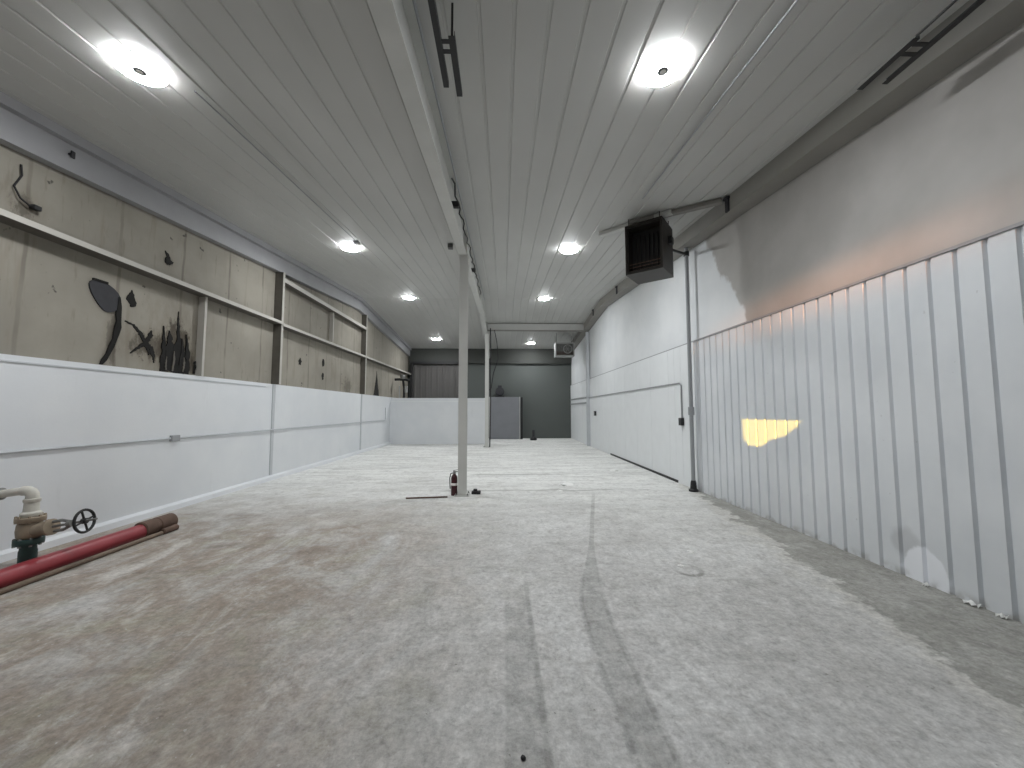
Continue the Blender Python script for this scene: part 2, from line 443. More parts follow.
hole1 = [front_hole(*p) for p in [(5.84, 1.36), (5.82, 1.06), (5.68, 0.98), (5.42, 0.98), (5.20, 1.10), (4.98, 1.15), (4.74, 1.28), (4.64, 1.37)]]
GK, GE = 0.15, math.radians(4.0)
GP = math.sqrt(1 + GK ** 2)
hole2 = []
for (y, z) in [(5.9, 2.74), (3.3, 2.74), (3.3, 3.10), (4.6, 3.02)]:
    L = y - YF; hole2.append((XR - L * GK, z + L * GP * math.tan(GE)))


def wall_with_holes(outer, holes, y0, y1):
    bm = bmesh.new(); edges = []
    for loop in [outer] + holes:
        vs = [bm.verts.new((x, y0, z)) for x, z in loop]
        edges += [bm.edges.new((vs[i], vs[(i + 1) % len(vs)])) for i in range(len(vs))]
    bmesh.ops.triangle_fill(bm, use_beauty=True, edges=edges)
    for f in list(bm.faces):                       # drop anything filled inside a hole
        c = f.calc_center_median()
        for h in holes:
            ins = False
            for i in range(len(h)):
                (xa, za), (xb, zb) = h[i], h[(i + 1) % len(h)]
                if (za > c.z) != (zb > c.z) and c.x < (xb - xa) * (c.z - za) / (zb - za) + xa: ins = not ins
            if ins: bm.faces.remove(f); break
    r = bmesh.ops.extrude_face_region(bm, geom=list(bm.faces))
    bmesh.ops.translate(bm, vec=(0, y1 - y0, 0), verts=[v for v in r['geom'] if isinstance(v, bmesh.types.BMVert)])
    m = MB(); m.bm.free(); m.bm = bm; return m


ft = roof(YF) + 0.05
b = wall_with_holes([(XL - 0.3, 0), (XR + 0.3, 0), (XR + 0.3, ft), (XL - 0.3, ft)], [hole1, hole2], YF, YF - 0.02)
structure(b.build('wall_front', M['block']), 'white wall behind the camera')

# added unseen slab outside that keeps the glow sun off the patch opening
b = MB(); b.box(-1.65, -0.25, -12.2, -12.0, 0, 4.0)
structure(b.build('glow_blocker', M['block']), 'white unseen slab added outside to block stray glow light')

# ================================================================== STEELWORK
LR = 3.83                                            # underside of the left-hand rafter at y = 0


def along(x0, x1, under, y0, y1, over=0.0):
    """box running down the hall between an underside function and the ceiling, folded at the ridge"""
    ys = [y0] + ([RIDGE_Y] if y0 < RIDGE_Y < y1 else []) + [y1]
    return MB().loft([[(x0, y, under(y)), (x1, y, under(y)), (x1, y, roof(y) + over), (x0, y, roof(y) + over)] for y in ys])


b = along(XR - 0.25, XR + 0.03, lambda y: roof(y) - 0.245, YF, YB - 0.16)
o = b.build('wall_rafter', M['soffit']); tag(o, 'grey painted box rafter along the top of the right wall', 'rafter')
b = along(XL - 0.06, XL + 0.06, lambda y: roof(y) - 0.42, YF, YB - 0.16)
o = b.build('wall_rafter', M['lrafter']); tag(o, 'pale grey rafter along the top of the stained left wall', 'rafter')
b = MB()
b = along(XL + 0.06, XL + 0.14, lambda y: roof(y) - 0.11, YF, YB - 0.2)
b.build('top_angle', M['lrafter'], o)

# central rafter: an I-section on two columns
CX = -0.74; BEAM = 0.52
bt = thing('roof_beam', 'long off-white I-beam under the ceiling carried by the two columns', 'beam', (CX, 6.95, roof(6.95) - BEAM))


def ibeam_part(x0, x1, lo, hi, name):
    ys = [YF, RIDGE_Y, YB - 0.17]
    m = MB().loft([[(x0, y, roof(y) - lo), (x1, y, roof(y) - lo), (x1, y, roof(y) - hi), (x0, y, roof(y) - hi)] for y in ys])
    m.build(name, M['steelw'], bt)


ibeam_part(CX - 0.075, CX + 0.075, BEAM, BEAM - 0.016, 'bottom_flange')
ibeam_part(CX - 0.005, CX + 0.005, BEAM - 0.016, 0.036, 'web')
ibeam_part(CX - 0.075, CX + 0.075, 0.036, 0.0205, 'top_flange')
for yy in (6.95, 11.2, 15.7):
    m = MB(); z = roof(yy)
    m.box(CX - 0.07, CX - 0.006, yy - 0.005, yy + 0.005, z - BEAM + 0.02, z - 0.04)
    m.box(CX + 0.006, CX + 0.07, yy - 0.005, yy + 0.005, z - BEAM + 0.02, z - 0.04)
    m.build('stiffener', M['steelw'], bt)


def column(x, y, label):
    top = roof(y) - BEAM - 0.002
    t = thing('steel_column', label, 'column', (x, y, 0), 'columns under the central beam')
    m = MB(); w, d = 0.073, 0.075
    m.box(x - w, x + w, y - d, y - d + 0.010, 0.016, top - 0.014); m.build('flange', M['steelw'], t)
    m = MB(); m.box(x - w, x + w, y + d - 0.010, y + d, 0.016, top - 0.014); m.build('flange', M['steelw'], t)
    m = MB(); m.box(x - 0.004, x + 0.004, y - d + 0.010, y + d - 0.010, 0.016, top - 0.014); m.build('web', M['steelw'], t)
    m = MB(); m.box(x - 0.13, x + 0.13, y - 0.13, y + 0.13, 0, 0.016, 0.003); p = m.build('base_plate', M['steelw'], t)
    for sx in (-1, 1):
        for sy in (-1, 1):
            m = MB(); m.lathe([(0.016, 0), (0.016, 0.014), (0.008, 0.015), (0.008, 0.03)], (x + sx * 0.103, y + sy * 0.103, 0.016), seg=6); m.build('anchor_bolt', M['iron'], p)
    m = MB(); m.box(x - 0.085, x + 0.085, y - 0.11, y + 0.11, top - 0.014, top, 0.002); m.build('cap_plate', M['steelw'], t)
    return t


column(-0.72, 6.95, 'nearest off-white steel column beside the fire extinguisher')
column(-0.66, 15.75, 'farther off-white steel column at the end of the low white wall')

# transverse header behind the far column
t = thing('header_beam', 'pale transverse header beam from the far column to the right wall', 'beam', (1.45, 16.0, roof(16.0) - 0.30))
m = MB(); m.box(CX + 0.08, XR - 0.252, 15.95, 16.07, roof(16.0) - 0.30, roof(16.07) - 0.022); m.build('web_box', M['ceil'], t)
m = MB(); m.box(CX + 0.08, XR - 0.252, 15.90, 16.12, roof(16.0) - 0.32, roof(16.0) - 0.30); m.build('bottom_flange', M['soffit'], t)

# left wall posts
def post(y, label):
    t = thing('wall_post', label, 'post', (XL + 0.03, y, 0), 'posts on the left wall')
    top = roof(y) - 0.425
    m = MB(); m.box(XL, XL + 0.018, y - 0.045, y + 0.045, 0.11, BLOCK, 0.003); m.build('lower_strip', M['palepipe'], t)
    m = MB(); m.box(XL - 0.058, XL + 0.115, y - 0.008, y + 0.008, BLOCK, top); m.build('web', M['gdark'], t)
    m = MB(); m.box(XL + 0.115, XL + 0.127, y - 0.015, y + 0.05, BLOCK, top); m.build('flange', M['girt'], t)
    return t


post(8.5, 'steel post on the left wall nearest the red pipe')
post(13.72, 'second steel post on the left wall, towards the low partition')

def girt(y0, y1, z, label, depth=0.20, h=0.055):
    t = thing('wall_girt', label, 'girt', (XL - 0.05, (y0 + y1) / 2, z), 'horizontal girts on the left wall')
    x0, x1 = XL - 0.06, XL - 0.06 + depth
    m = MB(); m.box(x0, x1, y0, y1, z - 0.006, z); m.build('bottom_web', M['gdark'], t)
    m = MB(); m.box(x1, x1 + 0.006, y0, y1, z - 0.006, z + h); m.build('lip', M['girt'], t)
    return t


girt(YF, 8.49, 3.39, 'long beige girt across the stained panels nearest the camera')
girt(8.515, 13.71, 3.36, 'beige girt across the stained panels between the two posts')
girt(13.735, YB - 0.01, 3.36, 'beige girt across the stained panels beyond the second post')
girt(8.515, 13.71, 4.36, 'upper beige girt just under the rafter between the two posts', 0.17, 0.09)
# short studs
for y, z0, z1, lab in ((6.42, BLOCK, 3.383, 'short steel stud under the girt beside the black torn patch'), (11.2, 3.44, 4.353, 'short steel stud between the two girts in the middle bay')):
    m = MB(); m.box(XL - 0.058, XL + 0.05, y - 0.007, y + 0.007, z0, z1); m.box(XL + 0.044, XL + 0.05, y + 0.007, y + 0.040, z0, z1)
    o = m.build('wall_stud', M['girt']); tag(o, lab, 'stud', 'short studs on the left wall'); at_base(o, (XL, y, z0))

# ================================================================== LOW PARTITION, FAR PANEL, FAR DOOR
m = MB(); m.box(XL + 0.001, -0.66, 17.2, 17.4, 0, 2.03)
o = m.build('partition_wall', M['block']); tag(o, 'low white partition wall from the left wall to the far column', 'wall')
o['kind'] = 'structure'
m = MB(); m.box(XL + 0.001, -0.66, 17.185, 17.199, 1.86, 1.90); m.build('cap_strip', M['whitetrim'], o)

t = thing('partition_panel', 'grey upright board panel right of the far column, before the dark back wall', 'panel', (0.1, 19.9, 0))
m = MB(); m.box(-0.66, 0.84, 19.9, 19.96, 0.02, 2.17, 0.004); m.build('board', M['greypanel'], t)
m = MB(); m.box(0.84, 0.89, 19.88, 19.98, 0, 2.18, 0.004); m.build('edge_post', M['galv'], t)
m = MB(); m.box(-0.72, -0.66, 19.88, 19.98, 0, 2.18, 0.004); m.build('edge_post', M['galv'], t)
m = MB(); m.box(-0.66, 0.84, 19.96, YB - 0.01, 2.10, 2.17); m.build('top_board', M['greypanel'], t)
m = MB(); m.box(0.90, 1.02, 19.97, YB - 0.02, 0, 2.16); m.build('side_return', M['black'], t)

# dark motor sitting on top of the panel
t = thing('motor_unit', 'dark rounded motor resting on top of the grey panel', 'motor', (-0.17, 20.2, 2.17))
m = MB(); m.lathe([(0.05, 0), (0.2, 0.01), (0.23, 0.05), (0.23, 0.42), (0.2, 0.46), (0.05, 0.47)], (-0.17, 19.98, 2.45), (0, 1, 0)); m.build('casing', M['slate'], t, True)
m = MB(); m.box(-0.40, 0.06, 20.03, 20.40, 2.17, 2.23, 0.008); m.build('foot', M['black'], t)
m = MB(); m.box(-0.27, -0.07, 20.1, 20.3, 2.66, 2.78, 0.01); m.build('terminal_box', M['slate'], t)

dr = MB(); prof = [(-4.80, 0.0)]; X = -4.75
while X < -2.3:
    prof += [(X, 0.0), (X + 0.03, -0.03), (X + 0.10, -0.03), (X + 0.13, 0.0)]; X += 0.30
prof.append((-2.2, 0.0))
R_ = lambda z: [(x, YB - 0.06 + d, z) for x, d in prof] + [(-2.2, YB - 0.01, z), (-4.80, YB - 0.01, z)]
dr.loft([R_(0.0), R_(3.94)])
d = structure(dr.build('door_1', M['darkpanel']), 'brown-grey ribbed steel door in a black frame behind the low partition', 'door')
m = MB(); m.box(-4.90, -4.80, YB - 0.24, YB - 0.005, 0, 4.06); m.build('frame_jamb', M['black'], d)
m = MB(); m.box(-2.20, -2.10, YB - 0.24, YB - 0.005, 0, 4.06); m.build('frame_jamb', M['black'], d)
m = MB(); m.box(-4.80, -2.20, YB - 0.24, YB - 0.005, 3.94, 4.06); m.build('frame_head', M['black'], d)

# ================================================================== LIGHTS
def led(x, y, label):
    z = roof(y) - 0.021
    t = thing('ceiling_light', label, 'ceiling light', (x, y, z), 'round ceiling lights in two rows')
    m = MB(); m.lathe([(0.15, 0.0), (0.15, -0.003), (0.182, -0.005), (0.184, -0.009), (0.178, -0.010)], (x, y, z), seg=32); m.build('housing', M['whitetrim'], t, True)
    m = MB(); m.lathe([(0.182, -0.0095), (0.186, -0.011), (0.184, -0.014), (0.168, -0.020), (0.125, -0.024), (0.05, -0.025)], (x, y, z), seg=32)
    m.build('diffuser', LED, t, True)
    m = MB(); m.lathe([(0.048, -0.0245), (0.048, -0.033), (0.042, -0.036)], (x, y, z)); hb = m.build('hub_disc', M['hub'], t, True)
    m = MB(); m.lathe([(0.026, -0.036), (0.026, -0.039)], (x, y, z), seg=20); m.build('sensor_lens', M['label'], hb)
    return t

first = None
WORDS = ['nearest the camera', 'second from the camera', 'third from the camera', 'farthest from the camera']
for side, x in (('left', -3.23), ('right', 1.41)):
    for k, y in enumerate((3.3 if x < 0 else 3.18, 8.0, 13.05, 18.5 if x < 0 else 19.2)):
        lab = 'round white ceiling light in the %s row, %s' % (side, WORDS[k])
        if first is None: first = led(x, y, lab)
        else: dup(first, (x, y, roof(y) - 0.021), lab)

# ceiling cables and boxes
def rope(name, pts, r, mat, label, cat, group=None, seg=8):
    m = MB(); m.tube(pts, r, seg); o = m.build(name, mat, None, True); tag(o, label, cat, group); at_base(o, pts[0]); return o


yy = [3.55, 4.5, 5.5, 6.5, 7.55]
c = rope('ceiling_conduit', [(-2.95, y, roof(y) - 0.032) for y in yy], 0.008, M['greypipe'], 'thin grey conduit on the ceiling between the two nearest left lights', 'conduit')
m = MB(); m.box(-3.0, -2.9, 7.56, 7.68, roof(7.6) - 0.07, roof(7.6) - 0.02, 0.004); m.build('junction_box', M['greypipe'], c)
c = rope('ceiling_conduit', [(2.12, y, roof(y) - 0.034) for y in (YF, 2.0, 5.6)], 0.010, M['greypipe'], 'grey conduit on the ceiling right of the nearest right light', 'conduit')
# cable that wanders along the right of the central beam
pts = []
for i in range(40):
    y = 4.6 + i * 0.155
    pts.append((CX + 0.10 + 0.018 * math.sin(i * 1.7) + 0.012 * random.random(), y, roof(y) - 0.30 - 0.10 * (i / 39) + 0.025 * math.sin(i * 0.9)))
c = rope('power_cable', pts, 0.011, M['rubber'], 'black cable wandering along the side of the central beam', 'cable')
for y, s in ((5.3, 0.035), (8.6, 0.03)):
    m = MB(); m.box(CX + 0.008, CX + 0.11, y - s, y + s, roof(y) - 0.35, roof(y) - 0.27, 0.006); m.build('junction_box', M['black'], c)
rope('power_cable', [(CX + 0.095, y, roof(y) - 0.06) for y in (YF, 4.0, 9.0, 13.2)], 0.012, M['greypipe'], 'straight grey cable high on the right of the central beam', 'cable')
m = MB(); m.box(-1.14, -1.04, 7.7, 7.82, roof(7.76) - 0.10, roof(7.76) - 0.018, 0.006)
o = m.build('ceiling_box', M['hub']); tag(o, 'small dark box on the ceiling left of the central beam', 'junction box')
# two black drops beside the far column
rope('drop_cable', [(-0.52, 15.62, roof(15.6) - 0.33), (-0.50, 15.60, 3.9), (-0.53, 15.62, 3.0), (-0.50, 15.62, 1.9), (-0.53, 15.64, 0.02)], 0.022, M['rubber'], 'thick black cable dropping down the right of the far column', 'cable')
rope('drop_cable', [(-0.36, 15.90, roof(15.9) - 0.322), (-0.26, 15.8, 4.3), (-0.20, 15.8, 3.6), (-0.40, 15.74, 3.0), (-0.48, 15.70, 2.4), (-0.575, 15.72, 2.3)], 0.016, M['rubber'], 'loose black cable hanging in a bend right of the far column', 'cable')

# ================================================================== OVERHEAD-DOOR TRACKS
def door_track(xa, xb, ya, yb, yc, rod, label):
    """long rail at xa ending at ya, shorter angle at xb ending at yb, two cross straps at yc"""
    z = 4.2
    t = thing('door_track', label, 'door track', ((xa + xb) / 2, yc, z), 'overhead door tracks')
    m = MB(); m.prism([(xa - 0.022, YF + 0.05, z), (xa + 0.022, YF + 0.05, z), (xa + 0.022, YF + 0.05, z + 0.05), (xa + 0.018, YF + 0.05, z + 0.05), (xa + 0.018, YF + 0.05, z + 0.004), (xa - 0.022, YF + 0.05, z + 0.004)], (0, ya - YF - 0.05, 0)); m.build('rail', M['black'], t)
    m = MB(); m.prism([(xb - 0.024, yc - 0.10, z), (xb + 0.024, yc - 0.10, z), (xb + 0.024, yc - 0.10, z + 0.04), (xb + 0.020, yc - 0.10, z + 0.04), (xb + 0.020, yc - 0.10, z + 0.004), (xb - 0.024, yc - 0.10, z + 0.004)], (0, yb - yc + 0.10, 0)); m.build('end_angle', M['black'], t)
    if rod:
        m = MB(); m.tube([(xb, YF + 0.05, z + 0.02), (xb, yc - 0.10, z + 0.02)], 0.009, 8); m.build('rod', M['black'], t)
    for y in (yc - 0.05, yc + 0.03):
        m = MB(); m.box(xa, xb, y - 0.016, y + 0.016, z + 0.005, z + 0.012) if xa < xb else m.box(xb, xa, y - 0.016, y + 0.016, z + 0.005, z + 0.012); m.build('cross_strap', M['black'], t)
    m = MB()
    hx, hy = (xa, 1.0) if rod else (xb, yc - 0.066)
    m.box(hx - 0.008, hx + 0.008, hy - 0.004, hy + 0.004, z + 0.005, roof(hy) - 0.002); m.build('hanger', M['black'], t)


door_track(-0.48, -0.378, 3.07, 3.16, 2.72, False, 'pair of black door rails hanging right of the central beam')
door_track(3.165, 3.01, 2.95, 3.01, 2.66, True, 'pair of black door rails hanging by the top of the right wall')

# ================================================================== LEFT WALL SERVICES AND DAMAGE
c = rope('wall_conduit', [(XL + 0.016, YF, 1.07), (XL + 0.016, 6.0, 1.075), (XL + 0.03, 8.3, 1.075), (XL + 0.03, 8.7, 1.075), (XL + 0.016, 9.2, 1.075), (XL + 0.03, 13.5, 1.07), (XL + 0.03, 13.9, 1.07), (XL + 0.016, 14.5, 1.07), (XL + 0.016, 16.45, 1.07), (XL + 0.016, 16.5, 1.10), (XL + 0.016, 16.5, 1.60)], 0.0135, M['palepipe'], 'thin painted conduit running along the white left wall', 'conduit')
m = MB(); m.box(XL, XL + 0.05, 5.93, 6.07, 1.03, 1.12, 0.008); m.build('outlet_box', M['greypipe'], c)


def ragged(yz, x, amp=0.05, depth=3, zmin=None):
    """fractal outline through the given (y, z) points"""
    p = list(yz)
    for d in range(depth):
        q = []
        for i in range(len(p)):
            (y0, z0), (y1, z1) = p[i], p[(i + 1) % len(p)]
            L = math.hypot(y1 - y0, z1 - z0); k = random.uniform(-1, 1) * amp * L * 3
            q += [(y0, z0), ((y0 + y1) / 2 - (z1 - z0) / (L + 1e-6) * k, (z0 + z1) / 2 + (y1 - y0) / (L + 1e-6) * k)]
        p = q
    return [(x, y, z if zmin is None else max(z, zmin)) for y, z in p]


def patch(name, yz, mat, label, cat, x=XL - 0.06, thick=0.012, group=None, jag=0.0):
    """irregular flat scrap lying on the left wall"""
    pts = ragged(yz, x, 0.06 if jag else 0.03, 3, BLOCK + 0.001)
    m = MB(); m.prism(pts, (thick, 0, 0)); o = m.build(name, mat)
    c = (x, sum(p[1] for p in pts) / len(pts), min(p[2] for p in pts))
    tag(o, label, cat, group); return at_base(o, c)


ov = [(4.92 + 0.19 * math.cos(a) + 0.03 * math.sin(2 * a), 2.93 + 0.175 * math.sin(a) - 0.06 * math.cos(a)) for a in (2 * PI * i / 22 for i in range(22))]
p = thing('hanging_membrane', 'dark oval flap with a long strip trailing down the beige panel', 'flap', (XL - 0.05, 4.95, 2.1))
m = MB(); m.prism([(XL - 0.06, y, z) for y, z in ov], (0.02, 0, 0)); m.build('flap', M['slate'], p)
m = MB(); m.box(XL - 0.06, XL - 0.03, 4.76, 4.93, 3.095, 3.125); m.build('clip', M['char'], p)
m = MB(); m.loft([[(XL - 0.058, y - w, z), (XL - 0.058, y + w, z), (XL - 0.035, y + w, z), (XL - 0.035, y - w, z)] for y, z, w in
                  ((5.09, 2.98, 0.012), (5.10, 2.86, 0.026), (5.095, 2.74, 0.034), (5.105, 2.66, 0.027), (5.10, 2.58, 0.040), (5.085, 2.50, 0.036), (5.07, 2.42, 0.026), (5.035, 2.32, 0.032), (5.00, 2.22, 0.022), (4.955, 2.13, 0.028), (4.92, 2.07, 0.012))])
m.build('strip', M['char'], p)
def strip(path, par, name, mat, x, thick=0.012):
    """ragged tapering ribbon on the wall along (y, z, half width) points"""
    q = []
    for (y0, z0, w0), (y1, z1, w1) in zip(path, path[1:]):
        for k in range(5):
            f = k / 5; w = w0 + (w1 - w0) * f
            q.append((y0 + (y1 - y0) * f, z0 + (z1 - z0) * f, w, (y1 - y0, z1 - z0)))
    q.append((*path[-1], q[-1][3]))
    L, R = [], []
    for y, z, w, (dy, dz) in q:
        n = math.hypot(dy, dz); ny, nz = -dz / n, dy / n
        a, b = w * random.uniform(0.45, 1.35), w * random.uniform(0.45, 1.35)
        L.append((x, y + ny * a, max(BLOCK + 0.001, z + nz * a))); R.append((x, y - ny * b, max(BLOCK + 0.001, z - nz * b)))
    m = MB(); m.prism(L + R[::-1], (thick, 0, 0)); return m.build(name, mat, par)


# big torn patch: ragged vertical tongues of black backing
t = thing('torn_patch', 'large ragged black tear in the sheathing beside the short stud', 'tear', (XL - 0.06, 6.0, BLOCK))
m = MB(); m.prism(ragged([(5.76, 2.07), (6.28, 2.07), (6.27, 2.30), (6.19, 2.42), (6.13, 2.38), (6.06, 2.58), (5.98, 2.50), (5.92, 2.56), (5.86, 2.44), (5.79, 2.38)], XL - 0.06, 0.03, 3, BLOCK + 0.001), (0.010, 0, 0)); m.build('torn_backing', M['char'], t)
for k, pth in enumerate(([(6.04, 2.25, .085), (6.06, 2.55, .06), (6.04, 2.75, .035), (6.03, 2.88, .014), (6.03, 3.03, .005)],
                         [(5.91, 2.25, .075), (5.89, 2.48, .055), (5.90, 2.60, .035), (5.88, 2.70, .006)],
                         [(5.81, 2.20, .045), (5.80, 2.42, .034), (5.79, 2.60, .016), (5.78, 2.75, .004)],
                         [(6.22, 2.10, .055), (6.24, 2.30, .045), (6.22, 2.52, .030), (6.19, 2.70, .005)],
                         [(6.12, 2.20, .05), (6.13, 2.45, .03), (6.11, 2.62, .005)])):
    strip(pth, t, 'torn_strip', M['char'], XL - 0.06, 0.012 + 0.002 * k)
for pth in ([(5.96, 2.09, .012), (5.98, 2.25, .018), (5.975, 2.40, .006)], [(6.15, 2.10, .012), (6.17, 2.22, .018), (6.16, 2.33, .005)], [(5.85, 2.10, .014), (5.84, 2.20, .012), (5.85, 2.30, .004)]):
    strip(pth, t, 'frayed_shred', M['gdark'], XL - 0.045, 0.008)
t = thing('torn_patch', 'small branching black tear between the oval flap and the large tear', 'tear', (XL - 0.06, 5.5, 2.28))
for k, pth in enumerate(([(5.20, 2.69, .008), (5.32, 2.66, .016), (5.42, 2.58, .026), (5.48, 2.49, .045), (5.55, 2.42, .036), (5.61, 2.36, .036), (5.65, 2.27, .024), (5.66, 2.18, .006)],
                         [(5.59, 2.64, .008), (5.58, 2.56, .036), (5.53, 2.47, .040), (5.45, 2.40, .022), (5.38, 2.34, .014), (5.30, 2.27, .005)],
                         [(5.50, 2.42, .025), (5.56, 2.34, .012), (5.57, 2.28, .004)])):
    strip(pth, t, 'torn_strip', M['char'], XL - 0.06, 0.010 + 0.002 * k)
patch('black_hole', [(5.20, 2.98), (5.26, 2.90), (5.33, 2.92), (5.31, 3.02), (5.26, 3.13), (5.23, 3.06)], M['char'], 'small black hole just right of the oval flap', 'hole', jag=0.008)
patch('black_hole', [(5.74, 3.72), (5.78, 3.68), (5.82, 3.69), (5.88, 3.76), (5.82, 3.77), (5.76, 3.86), (5.73, 3.88)], M['char'], 'small black hooked hole above the girt over the large tear', 'hole', jag=0.006)
patch('black_hole', [(9.60, 2.62), (9.68, 2.62), (9.72, 2.72), (9.65, 2.80), (9.58, 2.72)], M['char'], 'round black hole just beyond the first steel post', 'hole', jag=0.01)
patch('black_hole', [(10.85, 2.72), (10.92, 2.74), (10.93, 2.90), (10.86, 2.93), (10.82, 2.82)], M['char'], 'upper of two black spots in the middle bay under the girt', 'hole', jag=0.01)
patch('black_hole', [(10.85, 2.34), (10.92, 2.36), (10.93, 2.50), (10.86, 2.53), (10.82, 2.44)], M['char'], 'lower of two black spots in the middle bay under the girt', 'hole', jag=0.01)
patch('torn_patch', [(15.15, BLOCK + 0.002), (15.75, BLOCK + 0.002), (15.62, 2.45), (15.52, 2.85), (15.46, 3.05), (15.40, 2.7), (15.28, 2.4)], M['char'], 'tall black spike-shaped tear beyond the second steel post', 'tear')
patch('black_hole', [(6.35, 2.09), (6.39, 2.09), (6.40, 2.3), (6.36, 2.28)], M['char'], 'thin black slit at the foot of the short stud', 'hole', x=XL - 0.05)
# bent hook with cord by the near left corner
c = rope('cord', [(XL - 0.04, 3.98, 4.06), (XL - 0.035, 3.99, 3.95), (XL - 0.03, 3.93, 3.80), (XL - 0.02, 3.98, 3.70), (XL - 0.01, 4.05, 3.66), (XL - 0.02, 4.13, 3.66)], 0.009, M['rubber'], 'short black cord with a hook hanging above the girt near the left edge', 'cord')
m = MB(); m.box(XL - 0.05, XL + 0.01, 4.08, 4.15, 3.64, 3.69, 0.008); m.build('hook', M['black'], c)
m = MB(); m.box(XL + 0.085, XL + 0.10, 4.30, 4.34, roof(4.3) - 0.27, roof(4.3) - 0.19, 0.003); m.box(XL + 0.06, XL + 0.085, 4.30, 4.33, roof(4.3) - 0.24, roof(4.3) - 0.22)
o = m.build('rafter_clip', M['slate']); tag(o, 'dark clip on the left rafter near the left edge', 'clip')
# pipes in the far left corner
t = thing('corner_valve', 'dark pipe stub with a valve above the partition in the far left corner', 'valve', (-4.6, 17.8, 0))
m = MB(); m.tube([(-4.55, 17.8, 0.0), (-4.55, 17.8, 2.5), (-4.6, 17.8, 2.85)], 0.05); m.build('riser', M['black'], t, True)
m = MB(); m.tube([(-4.98, 17.8, 2.9), (-4.5, 17.8, 2.9), (-4.28, 17.85, 2.84)], 0.06); m.build('branch', M['black'], t, True)
m = MB(); m.lathe([(0.09, 0), (0.11, 0.04), (0.11, 0.14), (0.07, 0.2)], (-4.62, 17.8, 2.93)); m.build('bonnet', M['iron'], t, True)
m = MB(); m.tube([(-4.72, 17.75, 0.0), (-4.75, 17.75, 2.6)], 0.035); m.build('riser', M['galv'], t, True)
m = MB(); m.box(-4.5, -4.40, 17.72, 17.86, 2.3, 2.6, 0.01); m.build('box', M['galv'], t)

# ---- gate valve
VX, VY = -4.495, 3.85
t = thing('gate_valve', 'bronze and green gate valve with a black handwheel beside the left wall', 'valve', (VX, VY, 0))
m = MB(); m.lathe([(0.0612, 0.0), (0.0612, 0.17), (0.0562, 0.19), (0.0562, 0.24)], (VX, VY, 0)); m.build('green_spool', M['green'], t, True)
m = MB(); m.lathe([(0.0972, 0.235), (0.1008, 0.24), (0.1008, 0.285), (0.0972, 0.29)], (VX, VY, 0)); fl_ = m.build('flange', M['green'], t, True)
for k in range(8):
    a = 2 * PI * k / 8 + 0.2
    m = MB(); m.lathe([(0.012, 0), (0.012, 0.075), (0.007, 0.08)], (VX + 0.088 * math.cos(a), VY + 0.088 * math.sin(a), 0.222), seg=6); m.build('bolt', M['iron'], fl_)
m = MB(); m.lathe([(0.0720, 0.29), (0.0850, 0.31), (0.0900, 0.36), (0.0850, 0.42), (0.0720, 0.445)], (VX, VY, 0)); m.build('bronze_body', M['bronze'], t, True)
m = MB(); m.lathe([(0.0972, 0.445), (0.1008, 0.45), (0.1008, 0.485), (0.0950, 0.49)], (VX, VY, 0)); fl2 = m.build('flange', M['bronze'], t, True)
for k in range(8):
    a = 2 * PI * k / 8
    m = MB(); m.lathe([(0.011, 0), (0.011, 0.065), (0.007, 0.07)], (VX + 0.088 * math.cos(a), VY + 0.088 * math.sin(a), 0.435), seg=6); m.build('bolt', M['bronze'], fl2)
m = MB(); m.lathe([(0.0648, 0.49), (0.0706, 0.50), (0.0706, 0.525), (0.0540, 0.54), (0.0504, 0.62), (0.0576, 0.63), (0.0576, 0.655), (0.0446, 0.66)], (VX, VY, 0)); m.build('upper_collar', M['cream'], t, True)
# side bonnet, yoke, stem and handwheel point to the right, slightly upwards
ax = Vector((0.97, 0.02, 0.17)).normalized(); o0 = Vector((VX + 0.06, VY, 0.365))
m = MB(); m.lathe([(0.062, 0.0), (0.060, 0.07), (0.052, 0.11), (0.075, 0.115), (0.075, 0.145), (0.035, 0.15)], o0, ax); m.build('bonnet', M['bronze'], t, True)
m = MB()
sd = ax.cross(Vector((0, 0, 1))).normalized(); upv = sd.cross(ax).normalized()
for s_ in (-1, 1):
    m.tube([o0 + ax * 0.16 + upv * 0.045 * s_, o0 + ax * 0.24 + upv * 0.045 * s_, o0 + ax * 0.31 + upv * 0.02 * s_], 0.014, 8)
m.lathe([(0.03, 0.0), (0.03, 0.04)], o0 + ax * 0.29, ax, 12); m.build('yoke', M['iron'], t, True)
m = MB(); m.tube([o0 + ax * 0.15, o0 + ax * 0.55], 0.011, 10); m.build('stem', M['iron'], t, True)
wc = o0 + ax * 0.44
wax = Vector((0.985, 0.12, 0.12)).normalized()
m = MB(); m.ring(wc, wax, 0.104, 0.012); hw = m.build('handwheel', M['black'], t, True)
q = Vector((0, 0, 1)).rotation_difference(wax).to_matrix()
for k in range(4):
    a = PI / 2 * k + 0.35
    m = MB(); m.tube([wc, wc + q @ Vector((0.104 * math.cos(a), 0.104 * math.sin(a), 0))], 0.009, 8); m.build('spoke', M['black'], hw, True)
m = MB(); m.lathe([(0.026, -0.02), (0.026, 0.02)], wc, wax, 12); m.build('wheel_hub', M['black'], hw, True)
